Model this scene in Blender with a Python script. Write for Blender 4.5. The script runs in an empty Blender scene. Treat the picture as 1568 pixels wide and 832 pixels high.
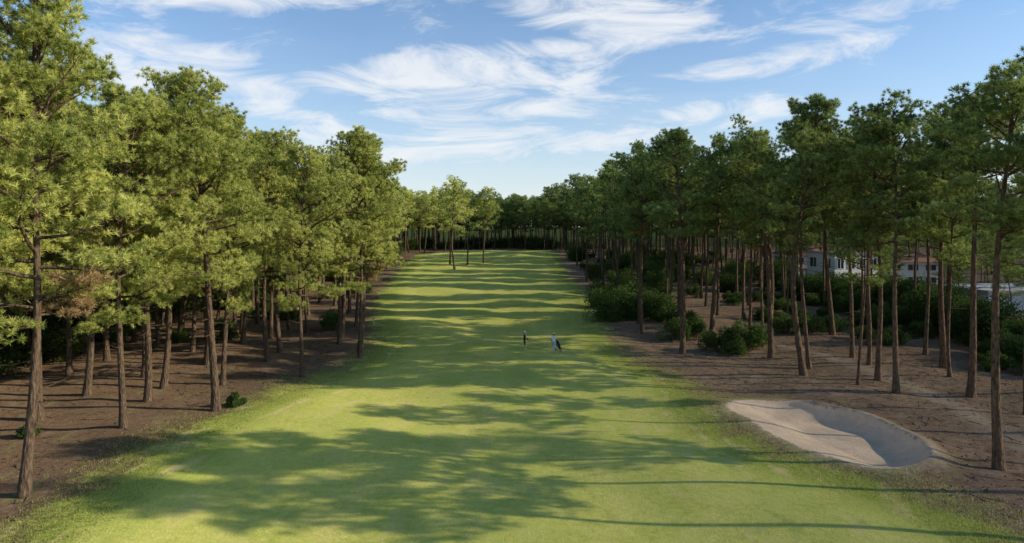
import bpy, math, random, bmesh, time
import numpy as np
from mathutils import Vector, Matrix, Euler
random.seed(5)
T0=time.time()
scene=bpy.context.scene
scene.view_settings.view_transform='Standard'
scene.view_settings.look='None'
scene.view_settings.exposure=0
SUN_EL=math.radians(22.5); SUN_AZ=math.radians(-5.0)

# ------------------------------------------------------------ helpers
def link(ob,coll=None):
    (coll or scene.collection).objects.link(ob); return ob

def N(nt,typ,ins=None,**props):
    n=nt.nodes.new(typ)
    for k,v in props.items(): setattr(n,k,v)
    if ins:
        for k,v in ins.items():
            s=n.inputs[k]
            if isinstance(v,bpy.types.NodeSocket): nt.links.new(v,s)
            else: s.default_value=v
    return n
def M(nt,op,a,b=0.0,c=None,clamp=False):
    ins={0:a,1:b}
    if c is not None: ins[2]=c
    return N(nt,'ShaderNodeMath',ins,operation=op,use_clamp=clamp).outputs[0]
def MR(nt,v,a,b,c=0.0,d=1.0,smooth=False):
    n=N(nt,'ShaderNodeMapRange',{0:v,1:a,2:b,3:c,4:d},clamp=True)
    if smooth: n.interpolation_type='SMOOTHSTEP'
    return n.outputs[0]
def MIX(nt,f,a,b,bt='MIX'):
    n=nt.nodes.new('ShaderNodeMix'); n.data_type='RGBA'; n.blend_type=bt
    for i,v in ((0,f),(6,a),(7,b)):
        if isinstance(v,bpy.types.NodeSocket): nt.links.new(v,n.inputs[i])
        else:
            if i and len(v)==3: v=(*v,1)
            n.inputs[i].default_value=v
    return n.outputs[2]
def NOISE(nt,vec,scale,detail=3,rough=0.55,dist=0.0):
    return N(nt,'ShaderNodeTexNoise',{'Vector':vec,'Scale':scale,'Detail':detail,'Roughness':rough,'Distortion':dist}).outputs[0]
def newmat(name):
    m=bpy.data.materials.new(name); m.use_nodes=True
    nt=m.node_tree; nt.nodes.clear()
    out=nt.nodes.new('ShaderNodeOutputMaterial')
    return m,nt,out
def simple_mat(name,col,rough=0.7,var=0.15,scale=8,metal=0.0,bump=0.0,spec=0.3):
    m,nt,out=newmat(name)
    tc=nt.nodes.new('ShaderNodeTexCoord')
    no=NOISE(nt,tc.outputs['Object'],scale,4)
    c=MIX(nt,no,tuple(x*(1-var) for x in col),tuple(min(1,x*(1+var)) for x in col))
    b=N(nt,'ShaderNodeBsdfPrincipled',{'Base Color':c,'Roughness':rough,'Metallic':metal})
    b.inputs['Specular IOR Level'].default_value=spec
    if bump:
        bp=N(nt,'ShaderNodeBump',{'Height':no,'Strength':bump,'Distance':0.05})
        nt.links.new(bp.outputs[0],b.inputs['Normal'])
    nt.links.new(b.outputs[0],out.inputs[0])
    return m

def mk_mesh(name,V,F4,F3,m4,m3,mats,attr=None,smooth4=True):
    me=bpy.data.meshes.new(name)
    V=np.asarray(V,np.float32); n4=len(F4); n3=len(F3)
    me.vertices.add(len(V)); me.vertices.foreach_set('co',V.ravel())
    me.loops.add(n4*4+n3*3); me.polygons.add(n4+n3)
    idx=[]; 
    if n4: idx.append(np.asarray(F4,np.int32).ravel())
    if n3: idx.append(np.asarray(F3,np.int32).ravel())
    me.loops.foreach_set('vertex_index',np.concatenate(idx))
    ls=np.concatenate([np.arange(n4)*4, n4*4+np.arange(n3)*3]).astype(np.int32)
    me.polygons.foreach_set('loop_start',ls)
    mi=np.concatenate([np.broadcast_to(m4,n4),np.broadcast_to(m3,n3)]).astype(np.int32)
    me.polygons.foreach_set('material_index',mi)
    sm=np.zeros(n4+n3,bool); sm[:n4]=smooth4
    me.polygons.foreach_set('use_smooth',sm)
    for m in mats: me.materials.append(m)
    if attr:
        for k,a in attr.items():
            a=np.asarray(a,np.float32)
            if a.ndim==1:
                at=me.attributes.new(k,'FLOAT','POINT'); at.data.foreach_set('value',a)
            else:
                at=me.attributes.new(k,'FLOAT_COLOR','POINT'); at.data.foreach_set('color',a.ravel())
    me.update(calc_edges=True)
    return me

class Tubes:
    def __init__(s): s.V=[];s.F=[];s.n=0
    def add(s,P,R,sides=6):
        P=np.asarray(P,float); k=len(P)
        T=np.gradient(P,axis=0); T/=np.linalg.norm(T,axis=1)[:,None]+1e-9
        ref=np.array([0,0,1.]) if abs(T[0,2])<0.8 else np.array([1.,0,0])
        A=np.cross(T,ref); A/=np.linalg.norm(A,axis=1)[:,None]+1e-9
        Bv=np.cross(T,A)
        an=np.arange(sides)*2*np.pi/sides
        ring=P[:,None,:]+np.asarray(R)[:,None,None]*(np.cos(an)[None,:,None]*A[:,None,:]+np.sin(an)[None,:,None]*Bv[:,None,:])
        s.V.append(ring.reshape(-1,3))
        i=np.arange(k-1)[:,None]*sides; j=np.arange(sides)[None,:]; j2=(j+1)%sides
        f=np.stack([i+j,i+j2,i+sides+j2,i+sides+j],-1).reshape(-1,4)+s.n
        s.F.append(f); s.n+=k*sides
def unit(v): 
    return v/(np.linalg.norm(v,axis=-1,keepdims=True)+1e-9)

# ------------------------------------------------------------ materials
def foliage_mat(name,dark,light,dead,trans=0.35):
    m,nt,out=newmat(name)
    at=N(nt,'ShaderNodeAttribute',attribute_name='tint')
    sep=N(nt,'ShaderNodeSeparateColor',{0:at.outputs['Color']})
    oi=nt.nodes.new('ShaderNodeObjectInfo')
    c=MIX(nt,sep.outputs[0],dark,light)
    c=MIX(nt,MR(nt,oi.outputs['Random'],0,1,0.0,0.35),c,tuple(0.85*x for x in dark))
    c=MIX(nt,sep.outputs[1],c,dead)
    b=N(nt,'ShaderNodeBsdfDiffuse',{'Color':c})
    t=N(nt,'ShaderNodeBsdfTranslucent',{'Color':c})
    mx=N(nt,'ShaderNodeMixShader',{0:trans,1:b.outputs[0],2:t.outputs[0]})
    nt.links.new(mx.outputs[0],out.inputs[0]); return m
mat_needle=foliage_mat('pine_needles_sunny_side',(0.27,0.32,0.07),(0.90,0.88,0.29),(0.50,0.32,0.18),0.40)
mat_needle2=foliage_mat('pine_needles_painted_shade',(0.12,0.185,0.055),(0.44,0.50,0.15),(0.40,0.2,0.09),0.33)  # shaded copy: backlit dimness of the right-hand pines painted into the needle colour
mat_leaf=foliage_mat('shrub_leaves',(0.045,0.075,0.022),(0.13,0.19,0.05),(0.15,0.11,0.05),0.25)
def bark_mat():
    m,nt,out=newmat('pine_bark')
    tc=nt.nodes.new('ShaderNodeTexCoord')
    mp=N(nt,'ShaderNodeMapping',{'Vector':tc.outputs['Object'],'Scale':(1,1,0.28)})
    n1=NOISE(nt,mp.outputs[0],9,4,0.65)
    vo=N(nt,'ShaderNodeTexVoronoi',{'Vector':mp.outputs[0],'Scale':11.0})
    c=MIX(nt,MR(nt,n1,.3,.7),(0.035,0.025,0.019),(0.20,0.135,0.09))
    c=MIX(nt,MR(nt,vo.outputs[0],0.0,0.3,.8,0),c,(0.20,0.135,0.09))
    b=N(nt,'ShaderNodeBsdfDiffuse',{'Color':c})
    h=M(nt,'ADD',n1,vo.outputs[0])
    bp=N(nt,'ShaderNodeBump',{'Height':h,'Strength':0.9,'Distance':0.06})
    nt.links.new(bp.outputs[0],b.inputs['Normal'])
    nt.links.new(b.outputs[0],out.inputs[0]); return m
mat_bark=bark_mat()

# ------------------------------------------------------------ terrain
grass_poly=np.array([(-21,8),(-20.5,18),(-19.5,25),(-18.6,30),(-19.4,35),(-18.6,41),(-16.8,48),(-15,56),(-13.6,64),(-14.8,74),(-19,92),(-23.5,119),(-26,150),(-29.5,188),(-30,215),(-22,232),(-8,240),(8,238),(15,222),
 (14,188),(12.8,155),(13.2,132),(13,110),(12.6,92),(11.2,80),(11,70),(10.9,63),(13.0,56),(13.6,49),(13.2,45),(13,41),(13.7,37),(15.2,34),(17.2,31.6),(18.2,29.5),(19,27),(20,22),(21,8)],float)
bunker_poly=np.array([(14.0,44.6),(15.0,46.3),(17.0,46.9),(19.5,46.0),(21.6,43.8),(22.4,41),(22.2,38),(21.6,35.2),(20.6,33.3),(18.8,32.4),(17.2,32.7),(16.0,34.4),(15.0,36.4),(14.4,38.6),(14.4,40.4),(14.3,42),(13.7,43.4)],float)
def chaikin(P,n=2):
    for _ in range(n):
        Q=np.roll(P,-1,0); P=np.stack([P*.75+Q*.25,P*.25+Q*.75],1).reshape(-1,2)
    return P
grass_poly=chaikin(grass_poly,1); bunker_poly=chaikin(bunker_poly,1)
def sdf(poly,x,y):
    d=np.full(x.shape,1e9); ins=np.zeros(x.shape,bool); n=len(poly)
    for i in range(n):
        ax,ay=poly[i]; bx,by=poly[(i+1)%n]
        ex,ey=bx-ax,by-ay; wx,wy=x-ax,y-ay
        t=np.clip((wx*ex+wy*ey)/(ex*ex+ey*ey),0,1)
        d=np.minimum(d,(wx-ex*t)**2+(wy-ey*t)**2)
        c=((ay>y)!=(by>y))&(x<(bx-ax)*(y-ay)/((by-ay) if by!=ay else 1e-9)+ax)
        ins^=c
    d=np.sqrt(d); return np.where(ins,d,-d)
def sst(t): t=np.clip(t,0,1); return t*t*(3-2*t)
def height(x,y):
    x=np.asarray(x,float); y=np.asarray(y,float)
    h=3.0*sst((y-115)/115)
    h=h+0.16*np.sin(x*0.21+1.3)*np.sin(y*0.13)+0.10*np.sin(x*0.47+y*0.31)+0.25*np.sin(y*0.06+x*0.03)
    h=h+0.05*np.sin(x*1.3+0.5)*np.cos(y*1.1)*(np.abs(x)>16)
    b=sdf(bunker_poly,x,y)
    side=sst((x-16.5)/4)      # steeper face on the far (right) side
    w=3.6*(1-side)+1.8*side
    h=h-0.62*sst(b/w)*(b>0)
    h=h+(0.06+0.30*side)*np.exp(-(np.minimum(b,0)/0.9)**2)*np.where(b>0,1-sst(b/0.5),1)
    h=h+0.8*np.exp(-((x-2)/10)**2-((y-212)/8)**2)
    return h
def H1(x,y): return float(height(np.array([x]),np.array([y]))[0])
def seg(a,b,s): return np.arange(a,b,s)
xs=np.concatenate([[-2500,-1500,-900,-500,-300,-200,-150],seg(-120,-30,1.8),seg(-30,12,0.6),seg(12,24,0.17),seg(24,50,0.7),seg(50,120,3),[120,150,200,300,500,900,1500,2500]])
ys=np.concatenate([[-1200,-500,-200,-80,-30,-10,0,5],seg(10,30,0.6),seg(30,48.5,0.17),seg(48.5,80,0.6),seg(80,260,1.6),[262,280,300,340,400,500,700,1000,1600,3000]])
X,Y=np.meshgrid(xs,ys); x=X.ravel(); y=Y.ravel(); z=height(x,y)
ny,nx=X.shape
i=np.arange(ny-1)[:,None]*nx+np.arange(nx-1)[None,:]
F=np.stack([i,i+1,i+nx+1,i+nx],-1).reshape(-1,4)
gsd=sdf(grass_poly,x,y); bsd=sdf(bunker_poly,x,y)
path_pts=np.array([(27,72),(29,62),(30.4,51),(29.9,45.6),(28.6,40),(28,34),(30,26),(31,14)],float)
def polydist(P,x,y):
    d=np.full(x.shape,1e9)
    for k in range(len(P)-1):
        ax,ay=P[k];bx,by=P[k+1];ex,ey=bx-ax,by-ay
        t=np.clip(((x-ax)*ex+(y-ay)*ey)/(ex*ex+ey*ey),0,1)
        d=np.minimum(d,np.hypot(x-ax-ex*t,y-ay-ey*t))
    return d
psd=polydist(path_pts,x,y)

def ground_mat():
    m,nt,out=newmat('fairway_and_forest_floor')
    g=nt.nodes.new('ShaderNodeNewGeometry'); P=g.outputs['Position']
    fa=N(nt,'ShaderNodeAttribute',attribute_name='fair').outputs['Fac']
    ba=N(nt,'ShaderNodeAttribute',attribute_name='bunk').outputs['Fac']
    pa=N(nt,'ShaderNodeAttribute',attribute_name='path').outputs['Fac']
    nb=NOISE(nt,P,0.07,2); nm=NOISE(nt,P,0.5,4,0.62); nf=NOISE(nt,P,3.0,4,0.65); nv=NOISE(nt,P,16,3,0.7)
    mpx=N(nt,'ShaderNodeMapping',{'Vector':P,'Scale':(1,0.35,1)})
    ns=NOISE(nt,mpx.outputs[0],0.9,3,0.6)
    sp=N(nt,'ShaderNodeSeparateXYZ',{0:P})
    e=M(nt,'ADD',fa,M(nt,'MULTIPLY',M(nt,'SUBTRACT',nm,0.5),7.5))
    e=M(nt,'ADD',e,M(nt,'MULTIPLY',M(nt,'SUBTRACT',nf,0.5),5.5))
    gm=MR(nt,e,-0.9,1.4)
    gc=MIX(nt,MR(nt,nf,0.3,0.7),(0.42,0.425,0.085),(0.68,0.64,0.16))
    gc=MIX(nt,MR(nt,nm,0.35,0.7,0,0.65),gc,(0.76,0.65,0.21))
    gc=MIX(nt,MR(nt,nb,0.4,0.65,0,0.45),gc,(0.42,0.47,0.09))
    rough=MR(nt,M(nt,'ADD',fa,M(nt,'MULTIPLY',nm,2.0)),2.0,6.5,1,0,True)
    gr=MIX(nt,MR(nt,nv,0.3,0.7),(0.14,0.19,0.03),(0.42,0.45,0.095))
    gc=MIX(nt,M(nt,'MULTIPLY',rough,0.85),gc,gr)
    gc=MIX(nt,MR(nt,nv,0.25,0.7,0.5,0),gc,(0.13,0.165,0.03))
    # mown bands running along the hole
    wv=M(nt,'SINE',M(nt,'ADD',M(nt,'MULTIPLY',sp.outputs[0],1.15),M(nt,'MULTIPLY',nm,1.2)))
    gc=MIX(nt,M(nt,'MULTIPLY',MR(nt,wv,-.3,.3),M(nt,'MULTIPLY',M(nt,'SUBTRACT',1.0,rough),.12)),gc,(0.24,0.33,0.06))
    worn=M(nt,'MULTIPLY',MR(nt,ns,0.55,0.70),MR(nt,fa,0,9,0.85,0.35))
    gc=MIX(nt,worn,gc,(0.62,0.48,0.22))
    lc=MIX(nt,MR(nt,nf,0.3,0.7),(0.21,0.13,0.08),(0.48,0.325,0.21))
    lc=MIX(nt,MR(nt,nv,0.35,0.65,0.7,0),lc,(0.06,0.038,0.025))
    lc=MIX(nt,MR(nt,nv,0.6,0.75,0,0.6),lc,(0.62,0.47,0.33))
    lc=MIX(nt,MR(nt,nm,0.55,0.75,0,0.5),lc,(0.54,0.39,0.26))
    lc=MIX(nt,MR(nt,nb,0.5,0.62,0,.35),lc,(0.13,0.085,0.055))
    # tree shade on the left stand's floor, painted into the litter colour
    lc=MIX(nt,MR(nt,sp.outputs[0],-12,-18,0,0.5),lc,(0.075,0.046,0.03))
    lc=MIX(nt,M(nt,'MULTIPLY',MR(nt,ns,0.58,0.70),0.45),lc,(0.20,0.22,0.07))
    pe=M(nt,'ADD',pa,M(nt,'MULTIPLY',M(nt,'SUBTRACT',nm,0.5),3.0))
    lc=MIX(nt,MR(nt,pe,0.2,1.3,0.3,0),lc,(0.64,0.50,0.36))
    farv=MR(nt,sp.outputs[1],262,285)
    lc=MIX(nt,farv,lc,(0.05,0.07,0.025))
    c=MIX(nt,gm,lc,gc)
    sc=MIX(nt,nf,(0.66,0.48,0.33),(0.86,0.66,0.46))
    sc=MIX(nt,MR(nt,nm,0.42,0.65,0,0.6),sc,(0.54,0.39,0.26))
    sc=MIX(nt,MR(nt,nv,0.3,0.6,0.35,0),sc,(0.42,0.30,0.20))
    be=M(nt,'ADD',ba,M(nt,'MULTIPLY',M(nt,'SUBTRACT',nf,0.5),0.9))
    be=M(nt,'ADD',be,M(nt,'MULTIPLY',M(nt,'SUBTRACT',nm,0.5),1.4))
    bm=MR(nt,be,-0.05,0.08)
    lip=M(nt,'MULTIPLY',MR(nt,be,-1.0,-0.05),M(nt,'SUBTRACT',1.0,bm))
    c=MIX(nt,M(nt,'MULTIPLY',lip,0.55),c,(0.60,0.46,0.30))
    c=MIX(nt,bm,c,sc)
    b=N(nt,'ShaderNodeBsdfDiffuse',{'Color':c,'Roughness':1.0})
    h1=M(nt,'ADD',M(nt,'MULTIPLY',nv,0.5),M(nt,'MULTIPLY',nf,0.7))
    st=MR(nt,M(nt,'SUBTRACT',gm,M(nt,'MULTIPLY',rough,0.5)),0,1,0.9,0.5)
    bp=N(nt,'ShaderNodeBump',{'Height':h1,'Strength':st,'Distance':0.12})
    nt.links.new(bp.outputs[0],b.inputs['Normal'])
    nt.links.new(b.outputs[0],out.inputs[0]); return m
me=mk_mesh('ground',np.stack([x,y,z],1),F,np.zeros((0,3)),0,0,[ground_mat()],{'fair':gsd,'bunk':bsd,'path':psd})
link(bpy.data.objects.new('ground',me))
print('terrain',time.time()-T0)

# ------------------------------------------------------------ trees
def gen_tree(name,seed,H,cb,R,nl=30,tpl=9,needles=26,nlen=0.25,nw=0.03,sides=8,subf=1.0,dead=0.02,pad=1.0,twigs=True,thick=1.0,mat=None):
    rs=np.random.default_rng(seed)
    tb=Tubes()
    ax,ay=rs.normal(0,0.024*H,2); bx,by=rs.normal(0,0.015*H,2)
    wz=rs.uniform(0,6)
    def trunk(t):
        t=np.asarray(t,float)
        return np.stack([ax*t**1.6+bx*np.sin(np.pi*t*1.5)+0.06*np.sin(9*t+wz),ay*t**1.6+by*np.sin(np.pi*t*1.3)+0.06*np.cos(8*t+wz),H*t-0.25*(t==0)],-1)
    tt=np.linspace(0,0.97,16); r0=rs.uniform(0.20,0.26)*H/19*thick
    rad=r0*(1-0.80*tt)+0.14*r0*np.exp(-tt*40)*3
    tb.add(trunk(tt),rad,sides)
    TP=[];TD=[];TT=[]
    up=np.array([0,0,1.])
    la=rs.uniform(0,6.28)
    for i in range(nl):
        f=i/(nl-1); t=cb+(0.98-cb)*f**0.85+rs.normal(0,0.012)
        t=min(t,0.975); s=max(0.0,(t-cb)/(1-cb))
        if rs.random()<0.06 and s<0.7: continue
        deadlimb=(rs.random()<dead*6 and s<0.12)
        az=i*2.399+rs.normal(0,0.35)
        prof=math.sqrt(max(0.06,1-((s-0.42)/0.66)**2)) if s>0.42 else 0.66+0.34*s/0.42
        L=R*prof*rs.uniform(0.55,1.2)*(1+0.18*math.cos(az-la))
        if deadlimb: L*=.6
        el=math.radians(-6+62*s**1.2+rs.normal(0,9))
        d=np.array([math.cos(az)*math.cos(el),math.sin(az)*math.cos(el),math.sin(el)])
        p=trunk(t); pts=[p]; K=6
        for k in range(K):
            d=unit(d+np.array([rs.normal(0,.12),rs.normal(0,.12),0.07+rs.normal(0,.08)]))
            p=p+d*L/K; pts.append(p)
        pts=np.array(pts)
        r1=0.03+0.017*L; tb.add(pts,np.linspace(r1,0.015,K+1),5)
        ns=max(3,int((3.5+L*1.7)*subf)); tint0=rs.uniform(0.2,0.75)
        for j in range(ns+1):
            u=0.24+0.76*j/ns
            q=u*K; k0=min(int(q),K-1); b0=pts[k0]+(pts[k0+1]-pts[k0])*(q-k0)
            ld=unit(pts[k0+1]-pts[k0])
            if j==ns: sd=ld; sl=0.35
            else:
                sidev=unit(np.cross(ld,up))*(1 if j%2 else -1)
                sd=unit(ld*0.7+sidev*rs.uniform(0.5,1.1)+up*rs.uniform(-0.15,0.7)+rs.normal(0,.15,3))
                sl=L*rs.uniform(0.16,0.34)*(1.25-0.6*u)+0.3
            e0=b0+sd*sl+up*0.1*sl
            if twigs: tb.add(np.array([b0,(b0+e0)/2-up*0.04,e0]),[0.018,0.013,0.006],3)
            nt_=max(2,int(rs.poisson(tpl)))
            off=unit(rs.normal(0,1,(nt_,3)))*(rs.uniform(0,1,(nt_,1))**0.4)*np.array([0.60,0.60,0.36])*(0.8+0.12*L)*pad
            pos=e0+off+up*0.1
            axd=unit(sd*0.4+up*0.7+off*1.4+rs.normal(0,.2,(nt_,3)))
            TP.append(pos);TD.append(axd)
            isdead=.85 if (deadlimb or (rs.random()<dead*.4 and s<0.5)) else 0.0
            tv=np.clip(tint0+rs.normal(0,0.16)+rs.normal(0,0.18,nt_),0,1)
            TT.append(np.stack([tv,np.full(nt_,isdead)],1))
    for k in range(rs.integers(3,8)):
        t=rs.uniform(cb*0.55,cb+0.03); az=rs.uniform(0,6.28); L=rs.uniform(0.5,2.0)
        d=np.array([math.cos(az),math.sin(az),rs.uniform(-.3,.25)]); p=trunk(t)
        tb.add(np.array([p,p+d*L*0.5,p+d*L+np.array([0,0,rs.uniform(-.2,.2)])]),[0.03,0.02,0.008],4)
    TP=np.concatenate(TP);TD=np.concatenate(TD);TT=np.concatenate(TT)
    n=len(TP)*needles
    P=np.repeat(TP,needles,0);D=np.repeat(TD,needles,0);T=np.repeat(TT,needles,0)
    d=unit(D*0.7+unit(rs.normal(0,1,(n,3)))*0.95)
    st=P-D*0.10*rs.random((n,1))
    ln=nlen*rs.uniform(0.75,1.15,(n,1))
    w=unit(np.cross(d,rs.normal(0,1,(n,3))))*nw*0.5
    V3=np.stack([st-w,st+w,st+d*ln],1).reshape(-1,3)
    Vt=np.concatenate(tb.V); F4=np.concatenate(tb.F); n0=len(Vt)
    F3=n0+np.arange(n*3).reshape(-1,3)
    col=np.zeros((n0+n*3,4),np.float32); col[:,3]=1
    T=np.repeat(T,3,0); col[n0:,0]=np.clip(T[:,0]+rs.normal(0,.05,len(T)),0,1); col[n0:,1]=T[:,1]
    return mk_mesh(name,np.concatenate([Vt,V3]),F4,F3,0,1,[mat_bark,mat or mat_needle],{'tint':col})

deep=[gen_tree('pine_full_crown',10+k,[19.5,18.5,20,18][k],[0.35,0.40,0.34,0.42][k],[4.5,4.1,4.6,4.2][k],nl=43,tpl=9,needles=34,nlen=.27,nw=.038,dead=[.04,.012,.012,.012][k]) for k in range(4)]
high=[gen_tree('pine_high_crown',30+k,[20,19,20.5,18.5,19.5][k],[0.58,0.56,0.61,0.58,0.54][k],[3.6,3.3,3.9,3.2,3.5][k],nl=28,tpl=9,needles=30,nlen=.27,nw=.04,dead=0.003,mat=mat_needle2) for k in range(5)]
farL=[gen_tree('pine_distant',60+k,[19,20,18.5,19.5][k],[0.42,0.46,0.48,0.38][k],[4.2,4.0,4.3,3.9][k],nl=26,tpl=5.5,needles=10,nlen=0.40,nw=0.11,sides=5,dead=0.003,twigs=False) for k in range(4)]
farR=[]
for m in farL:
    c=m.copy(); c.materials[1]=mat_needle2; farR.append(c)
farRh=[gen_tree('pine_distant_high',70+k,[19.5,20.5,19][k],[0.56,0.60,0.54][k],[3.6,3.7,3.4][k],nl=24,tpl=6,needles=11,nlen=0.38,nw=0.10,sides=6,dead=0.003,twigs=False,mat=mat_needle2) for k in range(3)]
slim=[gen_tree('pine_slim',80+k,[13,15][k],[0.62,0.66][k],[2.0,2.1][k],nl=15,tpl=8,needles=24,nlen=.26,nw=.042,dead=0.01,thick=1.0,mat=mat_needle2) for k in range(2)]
print('tree meshes',time.time()-T0)

placed=[]
distant=bpy.data.collections.new('distant_pine_trees')
def put(me,x,y,s=1.0,coll=None,rot=None,name='pine_tree'):
    o=bpy.data.objects.new(name,me); o.location=(x,y,H1(x,y)-0.05)
    o.rotation_euler=(random.gauss(0,.02),random.gauss(0,.02),random.uniform(0,6.28) if rot is None else rot)
    o.scale=(s*random.uniform(.94,1.06),s*random.uniform(.94,1.06),s)
    link(o,coll); placed.append((x,y)); return o
heroL=[(-21.3,29.9,0,20.8),(-28.9,41.8,1,19),(-22.4,39.4,2,18),(-29.3,47,1,18),(-19,43.7,3,19.0),(-21.6,51,2,18.6),(-25.1,49.2,1,17.5),(-24.4,45.6,3,17),
 (-16.4,53.4,2,16.6),(-21.2,59.4,1,18),(-13.9,62.7,0,18.6),(-14.6,65.2,3,18),(-34.7,53.4,2,19),(-18.5,74,1,18),(-26,58,3,18.5),(-24.5,26.0,2,20.5),(-26,34,3,19.5),(-28.5,24,1,20),(-33,37,0,19.5),
 (-19,83,2,18),(-17.5,69.5,1,16.5),(-30,64,0,18),(-21.8,88,3,18)]
heroR=[(23.6,33,0,18.0),(27.6,49.2,1,19.5),(32.6,48.6,2,20),(23.6,55.2,4,21.4),(25.4,58.3,1,19.5),(28.9,53.8,3,19),(16.4,65.3,4,20.6),(24,63.3,0,20),(15.5,82.5,2,20),
 (37.2,58.9,2,20.5),(31,62,1,19),(36,69,3,20),(27,72,4,20.5),(22,75,2,20),(19.5,79,0,20.4),
 (28.0,29.5,3,17.5),(29.5,25.0,0,19),(38.5,33.5,3,18)]
hts={id(m):h for m,h in zip(deep+high,[19.5,18.5,20,18,20,19,20.5,18.5,19.5])}
for X_,Y_,k,h in heroL: put(deep[k],X_,Y_,h/hts[id(deep[k])])
for X_,Y_,k,h in heroR: put(high[k],X_,Y_,h/hts[id(high[k])])
for X_,Y_,h in ((26.3,52.0,.95),(33.4,44.2,1.1),(30.6,58.6,1.0),(24.8,68,.95),(31.6,39.4,1.1),(38,49.0,1.15),(35,54.5,1.1)): put(slim[random.randrange(2)],X_,Y_,h)
for X_,Y_ in ((-14,166),(-11.6,178),(-7.7,184),(-16.5,181)): put(random.choice(farL),X_,Y_,1.0)
def G(px,py): return sdf(grass_poly,np.asarray(px,float),np.asarray(py,float))
def scatter(x0,x1,y0,y1,md,tries,ok):
    px=np.array([random.uniform(x0,x1) for _ in range(tries)]);py=np.array([random.uniform(y0,y1) for _ in range(tries)])
    k=ok(px,py,G(px,py)); res=[]
    pl=np.array(placed)
    for a,b in zip(px[k],py[k]):
        if ((pl[:,0]-a)**2+(pl[:,1]-b)**2).min()<md*md: continue
        pl=np.vstack([pl,(a,b)]); res.append((float(a),float(b)))
    return res
# clearings between stands (running in the sun's direction): light falls through these
band=lambda x,y:((y+.09*x+2+2.2*np.sin(y*.13))%12.0)<6.8
okL=lambda x,y,g:(x<0)&(g<-2.2)&~((x>-26)&(y<60))
okR=lambda x,y,g:(x>8)&(g<-2.0)&(y>60)&~((y<74)&((x<22)|(x>42)))&~((y<112)&(x>48))&~band(x,y)
for px,py in scatter(-60,-13,44,112,4.5,1500,okL):
    put(random.choice(deep[1:]) if (py<74 and px>-42) else random.choice(farL),px,py,random.uniform(.84,1.0))
for px,py in scatter(13,48,60,112,4.2,1100,okR):
    if random.random()<.1: put(random.choice(slim),px,py,random.uniform(.88,1.04))
    else: put(random.choice(high) if py<84 else random.choice(farRh),px,py,random.uniform(.9,1.04))
for px,py in scatter(-85,-22,112,285,5.4,2200,okL):
    put(random.choice(farL),px,py,random.uniform(.84,1.02),distant)
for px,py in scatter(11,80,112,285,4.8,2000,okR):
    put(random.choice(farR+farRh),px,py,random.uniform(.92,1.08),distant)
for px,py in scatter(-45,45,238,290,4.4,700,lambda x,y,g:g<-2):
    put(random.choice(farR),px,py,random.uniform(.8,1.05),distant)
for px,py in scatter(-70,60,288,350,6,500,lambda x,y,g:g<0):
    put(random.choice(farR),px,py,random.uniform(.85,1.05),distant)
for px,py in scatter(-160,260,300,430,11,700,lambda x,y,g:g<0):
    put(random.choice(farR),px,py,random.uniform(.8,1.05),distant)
for px,py in scatter(-120,-60,50,112,8,260,lambda x,y,g:x<0):
    put(random.choice(farL),px,py,random.uniform(.8,1.0),distant)
for px,py in scatter(90,220,80,300,9,600,lambda x,y,g:x>0):
    put(random.choice(farR),px,py,random.uniform(.6,.95),distant)
for px,py in scatter(53,92,66,150,6.0,300,lambda x,y,g:x>0):
    put(random.choice(farR),px,py,random.uniform(.35,.65),distant)
de=bpy.data.objects.new('distant_pine_trees',None); de.instance_type='COLLECTION'; de.instance_collection=distant; link(de)
print('trees placed',time.time()-T0)

# ------------------------------------------------------------ shrubs
def gen_bush(name,seed,rx,ry,h,leaves=9000,ls=0.11,lobes=16):
    rs=np.random.default_rng(seed); tb=Tubes()
    cen=[];rad=[]
    for k in range(lobes):
        a=rs.uniform(0,6.28); q=math.sqrt(rs.random())*0.72
        zz=h*rs.uniform(0.2,0.78)*(1-0.35*q)
        cen.append((math.cos(a)*rx*q,math.sin(a)*ry*q,zz)); rad.append(rs.uniform(.2,.36)*min(h,rx+ry)*0.75)
        e=np.array(cen[-1]); tb.add(np.array([(e[0]*.15,e[1]*.15,-.1),(e[0]*.5,e[1]*.5,zz*.6),e]),[0.05,0.035,0.012],4)
    cen=np.array(cen);rad=np.array(rad)
    k=rs.integers(0,lobes,leaves)
    dv=unit(rs.normal(0,1,(leaves,3)))
    p=cen[k]+dv*rad[k][:,None]*(rs.uniform(.55,1.12,(leaves,1)))
    p[:,2]=np.maximum(p[:,2],0.03)
    d=unit(dv+rs.normal(0,.8,(leaves,3))); w=unit(np.cross(d,rs.normal(0,1,(leaves,3))))
    sz=ls*rs.uniform(.6,1.4,(leaves,1))
    V4=np.stack([p,p+d*sz*.5+w*sz*.28,p+d*sz,p+d*sz*.5-w*sz*.28],1).reshape(-1,3)
    Vt=np.concatenate(tb.V);Ft=np.concatenate(tb.F);n0=len(Vt)
    F4=np.concatenate([Ft,n0+np.arange(leaves*4).reshape(-1,4)])
    mi=np.concatenate([np.zeros(len(Ft)),np.ones(leaves)])
    col=np.zeros((n0+leaves*4,4));col[:,3]=1
    lob=rs.uniform(.15,.8,lobes)[k]
    col[n0:,0]=np.repeat(np.clip(lob+rs.normal(0,.15,leaves),0,1),4)
    return mk_mesh(name,np.concatenate([Vt,V4]),F4,np.zeros((0,3)),mi,0,[mat_bark,mat_leaf],{'tint':col},smooth4=False)
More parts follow.
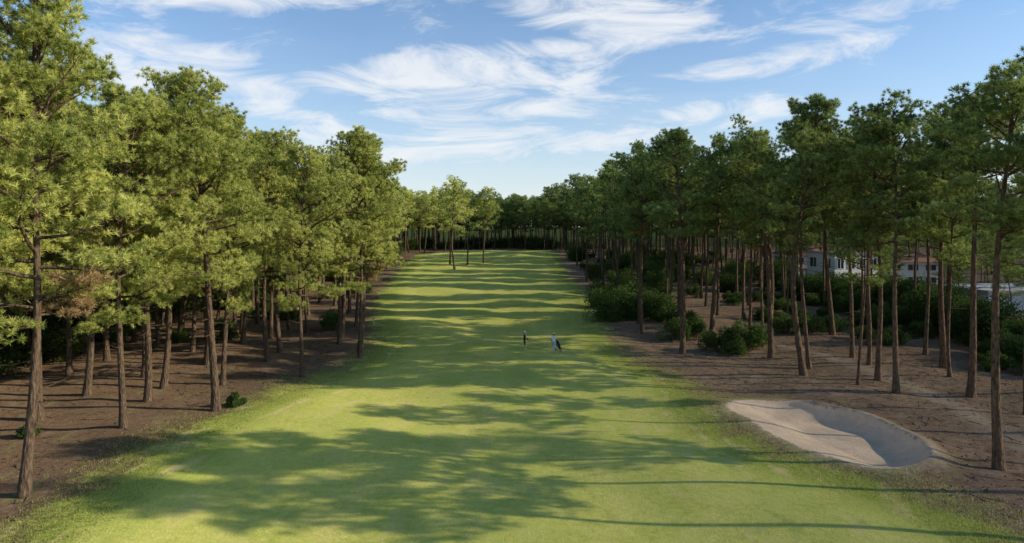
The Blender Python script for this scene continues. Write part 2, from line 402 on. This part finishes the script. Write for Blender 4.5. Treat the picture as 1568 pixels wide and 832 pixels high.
bushes=[gen_bush('shrub',100,2.2,2.0,2.6,6500,.14),gen_bush('shrub',101,1.6,1.8,2.0,5000,.13),gen_bush('shrub',102,3.2,2.8,5.2,10000,.2,26),gen_bush('shrub',103,0.8,0.8,1.0,3500,.09,8)]
def pb(k,x,y,s=1,coll=None,name='shrub'):
    o=bpy.data.objects.new(name,bushes[k]);o.location=(x,y,H1(x,y)-.05);o.rotation_euler=(0,0,random.uniform(0,6.28));o.scale=(s,s,s*random.uniform(.85,1.1));link(o,coll)
for a in [(2,12.2,86,1.0),(2,15.6,87,1.08),(2,18.6,86,1.0),(0,20.5,83,1.1),(2,16.5,91,1.1),(0,17.5,73,1.1),(0,19.6,74,.95),(0,20.5,66.5,1.1),(0,22.6,67,1.25),(1,21.6,65.5,1.0),
          (3,-18.2,44.6,1.1),(3,-27.4,38.5,1.0),(0,-20.5,79,1.0),(2,13.5,100,.9),(1,-26.5,120,1.4),(0,-27.5,112,1.6),
          (2,-32,140,1),(2,-30,130,.8),(0,43,56,1.0),(0,45,60,1.1),(1,41,58,1.0),(0,47,64,1.2),(1,38.5,69,1.0),(0,31,77,1.1)]:
    pb(*a)
under=bpy.data.collections.new('undergrowth')
def us(n,ks,x0,x1,y0,y1,s0,s1):
    for _ in range(n): pb(random.choice(ks),random.uniform(x0,x1),random.uniform(y0,y1),random.uniform(s0,s1),under)
us(120,[0,2,2],-64,-40,44,125,.6,1.15)
us(10,[0,1],-40,-28,70,110,.6,1.0)
us(32,[2],48,53,54,125,.85,1.2)
us(26,[0],44,50,50,115,.8,1.25)
us(36,[0,1],32,47,72,112,.6,1.1)
us(80,[0,2],17,60,108,200,.7,1.2)
us(60,[0,2],-70,-33,115,240,.7,1.3)
us(34,[0,2],-42,40,244,275,.6,1.3)
ue=bpy.data.objects.new('undergrowth',None);ue.instance_type='COLLECTION';ue.instance_collection=under;link(ue)

# ------------------------------------------------------------ rough grass, cones, twigs
mat_blade=foliage_mat('grass_blades',(0.17,0.22,0.04),(0.50,0.52,0.13),(0.58,0.48,0.27),0.3)
rs=np.random.default_rng(3)
n=110000
px=rs.uniform(-24,24,n*3);py=25+45*rs.random(n*3)**1.3
g=sdf(grass_poly,px,py);b=sdf(bunker_poly,px,py)
clump=np.sin(px*1.7+np.sin(py*1.1)*2)*np.sin(py*1.9+px*.4)
keep=(g>-2.4+1.3*clump)&(g<3.2+clump)&(b<-0.15)&(rs.random(n*3)<np.clip(1.1-abs(g-0.4)/3.5,0,1))
nearb=(b>-0.9)&(b<-0.1)&(rs.random(n*3)<.8)&(px<19)
keep|=nearb
px=px[keep][:n];py=py[keep][:n];m_=len(px);pz=height(px,py)
base=np.stack([px,py,pz-.01],1)
d=unit(np.stack([rs.normal(0,.45,m_),rs.normal(0,.45,m_),np.ones(m_)],1));w=unit(np.cross(d,rs.normal(0,1,(m_,3))))*0.012
V3=np.stack([base-w,base+w,base+d*rs.uniform(.05,.15,(m_,1))],1).reshape(-1,3)
col=np.zeros((m_*3,4));col[:,3]=1;col[:,0]=np.repeat(rs.random(m_),3);col[:,1]=np.repeat((rs.random(m_)<.18)*.8,3)
link(bpy.data.objects.new('rough_grass',mk_mesh('rough_grass',V3,np.zeros((0,4)),np.arange(m_*3).reshape(-1,3),0,0,[mat_blade],{'tint':col})))
tb=Tubes()
ca=np.where(rs.random(4200)<.5,rs.uniform(-45,-17,4200),rs.uniform(14,40,4200)); cb_=rs.uniform(27,80,4200)
kk=(G(ca,cb_)<-1)&(sdf(bunker_poly,ca,cb_)<-.8); ca=ca[kk];cb_=cb_[kk];cz=height(ca,cb_)
for a,b_,zz in zip(ca,cb_,cz):
    an=random.uniform(0,3.14);L=random.choice([.08,.1,.3,.7,1.1])
    r=.04 if L<.2 else .018
    dx,dy=math.cos(an)*L/2,math.sin(an)*L/2
    tb.add(np.array([(a-dx,b_-dy,zz+r*.5),(a,b_,zz+r*1.2),(a+dx,b_+dy,zz+r*.5)]),[r*.5,r,r*.3],4)
link(bpy.data.objects.new('fallen_cones_and_twigs',mk_mesh('fallen_cones_and_twigs',np.concatenate(tb.V),np.concatenate(tb.F),np.zeros((0,3)),0,0,[mat_bark])))
print('litter',time.time()-T0)

# ------------------------------------------------------------ parts helper
def bm_obj(name,fn,mats,parent=None,smooth=False,loc=(0,0,0),rot=0):
    bm=bmesh.new(); fn(bm); me=bpy.data.meshes.new(name); bm.to_mesh(me); bm.free()
    for m in mats: me.materials.append(m)
    if smooth: me.polygons.foreach_set('use_smooth',[True]*len(me.polygons))
    o=bpy.data.objects.new(name,me); o.location=loc;o.rotation_euler=(0,0,rot); link(o)
    if parent: o.parent=parent
    return o
def box(bm,c,s,mi=0,rot=None,bev=0):
    mt=Matrix.Translation(c)@(rot.to_matrix().to_4x4() if rot else Matrix())@Matrix.Diagonal((*s,1))
    r=bmesh.ops.create_cube(bm,size=1,matrix=mt)
    fs={f for v in r['verts'] for f in v.link_faces}
    for f in fs: f.material_index=mi
    if bev: bmesh.ops.bevel(bm,geom=list({e for v in r['verts'] for e in v.link_edges}),offset=bev,segments=2,affect='EDGES')
def cyl(bm,a,b,r1,r2,mi=0,seg_=10):
    a=Vector(a);b=Vector(b);d=b-a
    mt=Matrix.Translation((a+b)/2)@d.to_track_quat('Z','Y').to_matrix().to_4x4()
    r=bmesh.ops.create_cone(bm,cap_ends=True,segments=seg_,radius1=r1,radius2=r2,depth=d.length,matrix=mt)
    for f in {f for v in r['verts'] for f in v.link_faces}: f.material_index=mi
def sph(bm,c,s,mi=0,u=14,v=10,rot=None):
    mt=Matrix.Translation(c)@(rot.to_matrix().to_4x4() if rot else Matrix())@Matrix.Diagonal((*s,1))
    r=bmesh.ops.create_uvsphere(bm,u_segments=u,v_segments=v,radius=1,matrix=mt)
    for f in {f for v in r['verts'] for f in v.link_faces}: f.material_index=mi

# ------------------------------------------------------------ houses
m_white=simple_mat('white_render',(0.66,0.65,0.62),.85,.08,1.5)
m_grey=simple_mat('grey_render',(0.45,0.46,0.47),.8,.06,1.5)
m_tile=simple_mat('clay_roof_tile',(0.22,0.11,0.07),.8,.3,5,bump=.4)
m_glass=simple_mat('window_glass',(0.03,0.04,0.05),.08,.1,2,spec=.6)
m_frame=simple_mat('window_frame',(0.6,0.6,0.6),.4,.03)
m_slab=simple_mat('roof_slab',(0.34,0.33,0.32),.8,.1,2)
m_door=simple_mat('door_wood',(0.2,0.11,0.06),.5,.2,6)
def house(name,x,y,w,d,h,rot,roof,wall,storeys):
    e=bpy.data.objects.new(name,None); link(e); e.location=(x,y,H1(x,y)-.1); e.rotation_euler=(0,0,rot)
    bm_obj('walls',lambda bm:(box(bm,(0,0,h/2),(w,d,h)),box(bm,(-w*.32,-d/2-1.2,h*.22),(w*.36,2.4,h*.44))),[wall],e)
    if roof=='flat':
        def rf(bm):
            box(bm,(0,0,h+.12),(w+.5,d+.5,.24)); box(bm,(-w*.32,-d/2-1.3,h*.44+.09),(w*.36+.4,2.8,.18)); box(bm,(w*.25,0,h+.6),(.8,.8,.72))
    else:
        def rf(bm):
            o=.5;z0=h+.003;rh=w*.16+.8
            v=[bm.verts.new(p) for p in ((-w/2-o,-d/2-o,z0),(w/2+o,-d/2-o,z0),(w/2+o,d/2+o,z0),(-w/2-o,d/2+o,z0),(-w/2+d/2,0,z0+rh),(w/2-d/2,0,z0+rh))]
            for f in ((3,2,1,0),(0,1,5,4),(2,3,4,5),(1,2,5),(3,0,4)): bm.faces.new([v[i] for i in f])
            box(bm,(w*.2,d*.15,z0+rh*.7),(.7,.7,1.6)); box(bm,(-w*.32,-d/2-1.3,h*.44+.09),(w*.36+.4,2.8,.18))
    bm_obj('roof',rf,[m_slab if roof=='flat' else m_tile],e)
    def win(bm,fr):
        for s in range(storeys):
            zc=h/storeys*(s+.55)
            for k in range(4):
                xc=-w/2+w*(k+.5)/4
                if s==0 and (k==0 or k==1): continue
                ww=w/4*.6;wh=h/storeys*.48
                if fr:
                    for dx in (-ww/2,0,ww/2): box(bm,(xc+dx,-d/2-.04,zc),(.08,.1,wh+.08))
                    for dz in (-wh/2,wh/2): box(bm,(xc,-d/2-.03,zc+dz),(ww,.07,.08))
                else: box(bm,(xc,-d/2-.008,zc),(ww,.03,wh))
            for k in range(2):
                yc=-d/2+d*(k+.5)/2;ww=d/2*.5;wh=h/storeys*.48
                if fr:
                    for dy in (-ww/2,0,ww/2): box(bm,(-w/2-.04,yc+dy,zc),(.1,.08,wh+.08))
                    for dz in (-wh/2,wh/2): box(bm,(-w/2-.03,yc,zc+dz),(.07,ww,.08))
                else: box(bm,(-w/2-.008,yc,zc),(.03,ww,wh))
    bm_obj('windows',lambda bm:win(bm,False),[m_glass],e)
    bm_obj('window_frames',lambda bm:win(bm,True),[m_frame],e)
    bm_obj('door',lambda bm:box(bm,(-w*.32,-d/2-2.42,1.1),(1.1,.08,2.1)),[m_door],e)
house('white_house',57,118,8,8,7.0,.15,'flat',m_white,2)
house('white_house',62,86,12,9,4.2,.1,'flat',m_grey,1)
house('tiled_roof_house',76,136,13,9,4.8,-.1,'hip',m_white,2)
house('tiled_roof_house',66,152,12,9,5.0,.1,'hip',m_white,2)
def wallf(bm):
    for k in range(14):
        y0=58+k*6
        box(bm,(54.5+.05*k,y0,.9+H1(54,y0)),(.22,5.96,2.0)); box(bm,(54.5+.05*k,y0,1.95+H1(54,y0)),(.34,5.97,.1)); box(bm,(54.5+.05*k,y0-3,1.05+H1(54,y0)),(.4,.4,2.3))
bm_obj('garden_wall',wallf,[m_white])

# ------------------------------------------------------------ golfers
m_skin=simple_mat('skin',(0.55,0.33,0.23),.5,.05)
m_wsh=simple_mat('white_polo',(0.85,0.85,0.85),.8,.04,20)
m_blue=simple_mat('pale_blue_trousers',(0.42,0.52,0.68),.8,.06,20)
m_dark=simple_mat('dark_polo',(0.025,0.03,0.045),.8,.1,20)
m_dgr=simple_mat('dark_shorts',(0.04,0.04,0.045),.8,.1,20)
m_shoe=simple_mat('shoe',(0.75,0.75,0.75),.5,.05)
m_hair=simple_mat('hair',(0.05,0.03,0.02),.6,.2,30)
m_eye=simple_mat('eye',(0.02,0.015,0.01),.3,.05)
m_steel=simple_mat('steel',(0.5,0.5,0.52),.3,.05,metal=.9)
m_black=simple_mat('black_rubber',(0.02,0.02,0.022),.6,.1)
m_lip=simple_mat('lips',(0.4,0.17,0.14),.5,.05)
def golfer(x,y,rot,shirt,legs,short,cap,J):
    e=bpy.data.objects.new('golfer',None); link(e); e.location=(x,y,H1(x,y)); e.rotation_euler=(0,0,rot)
    names=list(J); vs=[J[k][0] for k in names]; idx={k:i for i,k in enumerate(names)}
    ed=[('pelvis','spine'),('spine','chest'),('chest','nb'),('nb','neck'),('neck','head'),('head','top')]
    for s in 'LR': ed+=[('chest','sh'+s),('sh'+s,'el'+s),('el'+s,'wr'+s),('wr'+s,'ha'+s),('pelvis','hi'+s),('hi'+s,'kn'+s),('kn'+s,'an'+s),('an'+s,'to'+s)]
    me=bpy.data.meshes.new('body'); me.from_pydata(vs,[(idx[a],idx[b]) for a,b in ed],[])
    o=bpy.data.objects.new('body_skin',me); link(o)
    md=o.modifiers.new('s','SKIN'); md.use_smooth_shade=True
    for k,i in idx.items():
        r=J[k][1]; me.skin_vertices[0].data[i].radius=r if isinstance(r,tuple) else (r,r)
        me.skin_vertices[0].data[i].use_root=(k=='pelvis')
    sb=o.modifiers.new('b','SUBSURF'); sb.levels=2; sb.render_levels=2
    dg=bpy.context.evaluated_depsgraph_get(); dg.update()
    m2=bpy.data.meshes.new_from_object(o.evaluated_get(dg)); bpy.data.objects.remove(o)
    m2.materials.clear()
    for m in (m_skin,shirt,legs,m_shoe): m2.materials.append(m)
    elz=J['elL'][0][2]
    for p in m2.polygons:
        c=p.center; mi=0
        if c.z<.085: mi=3
        elif c.z<.98 and abs(c.x)<.22 and not(abs(c.x)>.2 and c.y<-.08): mi=2 if (not short or c.z>.48) else 0
        elif c.z<1.52: 
            mi=1
            if abs(c.x)>.2 and c.z<elz+.08: mi=0
        p.material_index=mi; p.use_smooth=True
    b=bpy.data.objects.new('body',m2); link(b); b.parent=e
    hx,hy,hz=J['head'][0]
    def head(bm):
        sph(bm,(hx,hy+.005,hz+.01),(.076,.094,.112),0,18,14)
        sph(bm,(hx,hy-.035,hz-.055),(.05,.052,.05),0)
        sph(bm,(hx,hy-.098,hz-.012),(.013,.02,.024),0)
        for s in (-1,1):
            sph(bm,(hx+s*.077,hy+.005,hz-.005),(.012,.022,.032),0)
            sph(bm,(hx+s*.03,hy-.08,hz+.015),(.012,.01,.008),1)
            box(bm,(hx+s*.03,hy-.089,hz+.033),(.03,.008,.006),2)
        sph(bm,(hx,hy-.083,hz-.055),(.024,.008,.008),3)
        sph(bm,(hx,hy+.03,hz+.03),(.082,.085,.1),2)
    bm_obj('head',head,[m_skin,m_eye,m_hair,m_lip],e,True)
    def capf(bm):
        sph(bm,(hx,hy+.012,hz+.065),(.09,.104,.075),0,18,12)
        box(bm,(hx,hy-.12,hz+.062),(.13,.1,.012),0,Euler((.15,0,0)),.005)
    bm_obj('cap',capf,[cap],e,True)
    def fing(bm):
        for s in 'LR':
            w=Vector(J['wr'+s][0]);h=Vector(J['ha'+s][0]);d=(h-w).normalized(); sd=Vector((1 if s=='L' else -1,0,0))
            side=d.cross(sd).normalized()
            for k,(o_,l) in enumerate(((-.028,.068),(-.009,.078),(.010,.073),(.028,.058))):
                a=h+side*o_-d*.005; m=a+d*l*.55; t=m+(d*.6-sd*.8).normalized()*l*.45
                cyl(bm,a,m,.0095,.0085,0,8); cyl(bm,m,t,.0085,.0065,0,8)
            a=w+d*.02-side*.02; m=a-side*.03+d*.025; cyl(bm,a,m,.012,.010,0,8); cyl(bm,m,m+d*.03-sd*.01,.010,.007,0,8)
    bm_obj('fingers',fing,[m_skin],e,True)
    return e
def joints(**kw):
    J={'pelvis':((0,0,.95),(.15,.11)),'spine':((0,0,1.14),(.14,.105)),'chest':((0,0,1.36),(.17,.12)),'nb':((0,.01,1.49),.07),'neck':((0,.0,1.55),.052),'head':((0,-.015,1.655),.07),'top':((0,-.01,1.72),.05),
    'shL':((.185,0,1.42),.062),'elL':((.25,.03,1.14),.045),'wrL':((.27,-.10,.92),.03),'haL':((.27,-.13,.86),(.036,.022)),
    'shR':((-.185,0,1.42),.062),'elR':((-.25,.03,1.14),.045),'wrR':((-.27,-.10,.92),.03),'haR':((-.27,-.13,.86),(.036,.022)),
    'hiL':((.1,0,.88),.098),'knL':((.11,-.03,.49),.066),'anL':((.12,.03,.09),.045),'toL':((.13,-.14,.045),.042),
    'hiR':((-.1,0,.88),.098),'knR':((-.11,-.02,.49),.066),'anR':((-.12,.05,.09),.045),'toR':((-.14,-.12,.045),.042)}
    J.update(kw); return J
J1=joints(elR=((-.24,-.10,1.16),.045),wrR=((-.26,-.34,1.06),.03),haR=((-.26,-.40,1.05),(.036,.022)),knL=((.11,-.12,.50),.066),anL=((.12,-.10,.09),.045),toL=((.13,-.26,.045),.042),knR=((-.11,.05,.50),.066),anR=((-.12,.22,.11),.045),toR=((-.13,.06,.045),.042))
golfer(4.0,65.3,math.radians(150),m_wsh,m_blue,False,m_wsh,J1)
J2=joints(elL=((.22,-.10,1.15),.045),wrL=((.06,-.28,.98),.03),haL=((.03,-.33,.93),(.036,.022)),elR=((-.22,-.10,1.15),.045),wrR=((-.05,-.28,1.02),.03),haR=((-.02,-.34,.98),(.036,.022)))
g2=golfer(1.2,65.6,math.radians(100),m_dark,m_dgr,True,m_wsh,J2)
def club(bm):
    cyl(bm,(0,-.32,1.05),(.02,-.36,.80),.014,.012,1,8); cyl(bm,(.02,-.36,.80),(.10,-.52,.03),.007,.005,0,8); box(bm,(.06,-.53,.03),(.11,.03,.05),0,None,.008)
bm_obj('golf_club',club,[m_steel,m_black],g2)
def trolley(bm):
    for s in (-.3,.3):
        n=20
        for k in range(n):
            a=k*2*math.pi/n; a2=(k+1)*2*math.pi/n
            cyl(bm,(s,math.cos(a)*.135,.15+math.sin(a)*.135),(s,math.cos(a2)*.135,.15+math.sin(a2)*.135),.02,.02,0,6)
        for k in range(5):
            a=k*2*math.pi/5; cyl(bm,(s,0,.15),(s,math.cos(a)*.13,.15+math.sin(a)*.13),.008,.008,1,6)
    for k in range(14):
        a=k*2*math.pi/14; a2=(k+1)*2*math.pi/14
        cyl(bm,(0,-.62+math.cos(a)*.09,.11+math.sin(a)*.09),(0,-.62+math.cos(a2)*.09,.11+math.sin(a2)*.09),.018,.018,0,6)
    cyl(bm,(-.3,0,.15),(.3,0,.15),.012,.012,1); cyl(bm,(0,0,.18),(0,-.62,.12),.016,.016,1); cyl(bm,(0,-.3,.2),(0,.42,.92),.016,.016,1)
    cyl(bm,(0,.42,.92),(0,.52,1.04),.016,.016,1); cyl(bm,(-.16,.52,1.04),(.16,.52,1.04),.018,.018,0)
    cyl(bm,(0,-.36,.24),(0,.22,.98),.12,.14,2,16); cyl(bm,(0,.20,.96),(0,.235,1.0),.15,.15,0,16)
    box(bm,(0,-.2,.62),(.2,.12,.36),3,Euler((-.66,0,0)),.03); box(bm,(.15,-.05,.6),(.08,.16,.4),2,Euler((-.66,0,0)),.025)
    for k in range(9):
        a=k*.7;dx=.08*math.cos(a);dz=.07*math.sin(a); l=.14+.05*(k%3)
        p=Vector((dx,.22-dz*.6,.98+dz*.6)); q=p+Vector((dx*.3,.5,.62)).normalized()*(l+.08)
        cyl(bm,p,q,.007,.007,1,6)
        if k<3: sph(bm,q,(.035,.05,.04),0,10,8)
        else: box(bm,q,(.07,.02,.05),1,None,.006)
bm_obj('golf_trolley_with_bag',trolley,[m_black,m_steel,m_dgr,m_dark],None,False,(4.45,65.75,H1(4.45,65.75)),math.radians(150))
def post(bm):
    cyl(bm,(0,0,-.1),(0,0,1.0),.045,.04,0,12); cyl(bm,(0,0,1.0),(0,0,1.06),.05,.02,0,12); box(bm,(0,-.05,.82),(.14,.015,.2),1,None,.004)
bm_obj('distance_marker_post',post,[m_white,m_frame],None,False,(-17.0,84,H1(-17,84)))

# ------------------------------------------------------------ light
sv=Vector((math.cos(SUN_EL)*math.cos(SUN_AZ),math.cos(SUN_EL)*math.sin(SUN_AZ),math.sin(SUN_EL)))
sl=bpy.data.lights.new('sun','SUN'); sl.energy=5.0; sl.angle=math.radians(.5); sl.color=(1.0,.91,.70)
so=bpy.data.objects.new('sun',sl); so.rotation_euler=(-sv).to_track_quat('-Z','Y').to_euler(); so.location=(60,0,60); link(so)
w=bpy.data.worlds.new('World'); scene.world=w; w.use_nodes=True; nt=w.node_tree; nt.nodes.clear()
out=nt.nodes.new('ShaderNodeOutputWorld')
sky=N(nt,'ShaderNodeTexSky',sky_type='NISHITA'); sky.sun_disc=False; sky.sun_elevation=SUN_EL; sky.sun_rotation=math.radians(90)-SUN_AZ
sky.air_density=1.0; sky.dust_density=0.5; sky.ozone_density=1.6
tc=nt.nodes.new('ShaderNodeTexCoord'); sx=N(nt,'ShaderNodeSeparateXYZ',{0:tc.outputs['Generated']})
az=M(nt,'MULTIPLY',M(nt,'ARCTAN2',sx.outputs[0],sx.outputs[1]),57.2958)
el=M(nt,'MULTIPLY',M(nt,'ARCSINE',sx.outputs[2]),57.2958)
blobs=[(-4,12.4,10,1.9,5,1.0),(5,11.8,7,1.1,-5,.85),(-27,11.6,7,2.0,-5,.95),(5,17.6,10,1.7,-12,.95),(12,15.8,4.5,1.3,12,.9),(20,12.4,8,1.1,6,.85),(18,9,5,1.2,6,.8),(-4,9.3,9,1.1,3,.8),
 (-20,9.2,5,.8,-6,.75),(-24,17.5,14,1.3,4,.8),(32,16,9,1.2,8,.55),(-6,6.6,20,1.6,2,.85)]
tot=None
for a0,e0,sa,se,ti,am in blobs:
    k=math.tan(math.radians(ti))
    da=M(nt,'SUBTRACT',az,a0)
    v=M(nt,'MULTIPLY',M(nt,'MULTIPLY_ADD',da,-k,M(nt,'SUBTRACT',el,e0)),1/se)
    u=M(nt,'MULTIPLY',da,1/sa)
    r2=M(nt,'MULTIPLY_ADD',u,u,M(nt,'MULTIPLY',v,v))
    gg=M(nt,'MULTIPLY_ADD',r2,-0.42,am)
    tot=gg if tot is None else M(nt,'MAXIMUM',tot,gg)
tot=MR(nt,tot,-.25,1.0,0,1,True)
cv=N(nt,'ShaderNodeCombineXYZ',{0:M(nt,'MULTIPLY',az,.06),1:M(nt,'MULTIPLY',el,.22),2:0.0}).outputs[0]
mpn=N(nt,'ShaderNodeMapping',{'Vector':cv,'Rotation':(0,0,math.radians(-14))}).outputs[0]
n1=NOISE(nt,mpn,1.6,8,0.64,1.1)
dens=M(nt,'ADD',M(nt,'MULTIPLY',tot,.75),M(nt,'MULTIPLY',M(nt,'SUBTRACT',n1,.5),2.7))
dens=MR(nt,dens,-.05,1.05,0,.93,True)
dens=M(nt,'MULTIPLY',dens,MR(nt,el,22,34,1,.0))
hz=M(nt,'EXPONENT',M(nt,'MULTIPLY',M(nt,'MAXIMUM',el,0.0),-1/7.0))
dens=M(nt,'MAXIMUM',dens,M(nt,'MULTIPLY',hz,MR(nt,n1,.3,.7,.8,1.1)))
skyc=MIX(nt,1.0,sky.outputs[0],(0.84,1.10,1.34),'MULTIPLY')
colr=MIX(nt,dens,skyc,(6.8,7.0,7.3))
bg=N(nt,'ShaderNodeBackground',{'Color':colr,'Strength':0.13})
nt.links.new(bg.outputs[0],out.inputs[0])

# ------------------------------------------------------------ camera
cd=bpy.data.cameras.new('camera'); cd.sensor_width=36; cd.lens=24; cd.shift_y=-71/1568; cd.clip_end=6000; cd.clip_start=.1
co=bpy.data.objects.new('camera',cd); co.location=(0,0,12.0); co.rotation_euler=(math.radians(90),0,0); link(co)
scene.camera=co
print('near trees',len([o for o in scene.objects if o.name.startswith('pine')]),'distant',len(distant.objects),'tris',[len(m.polygons) for m in deep+high+farL],time.time()-T0)
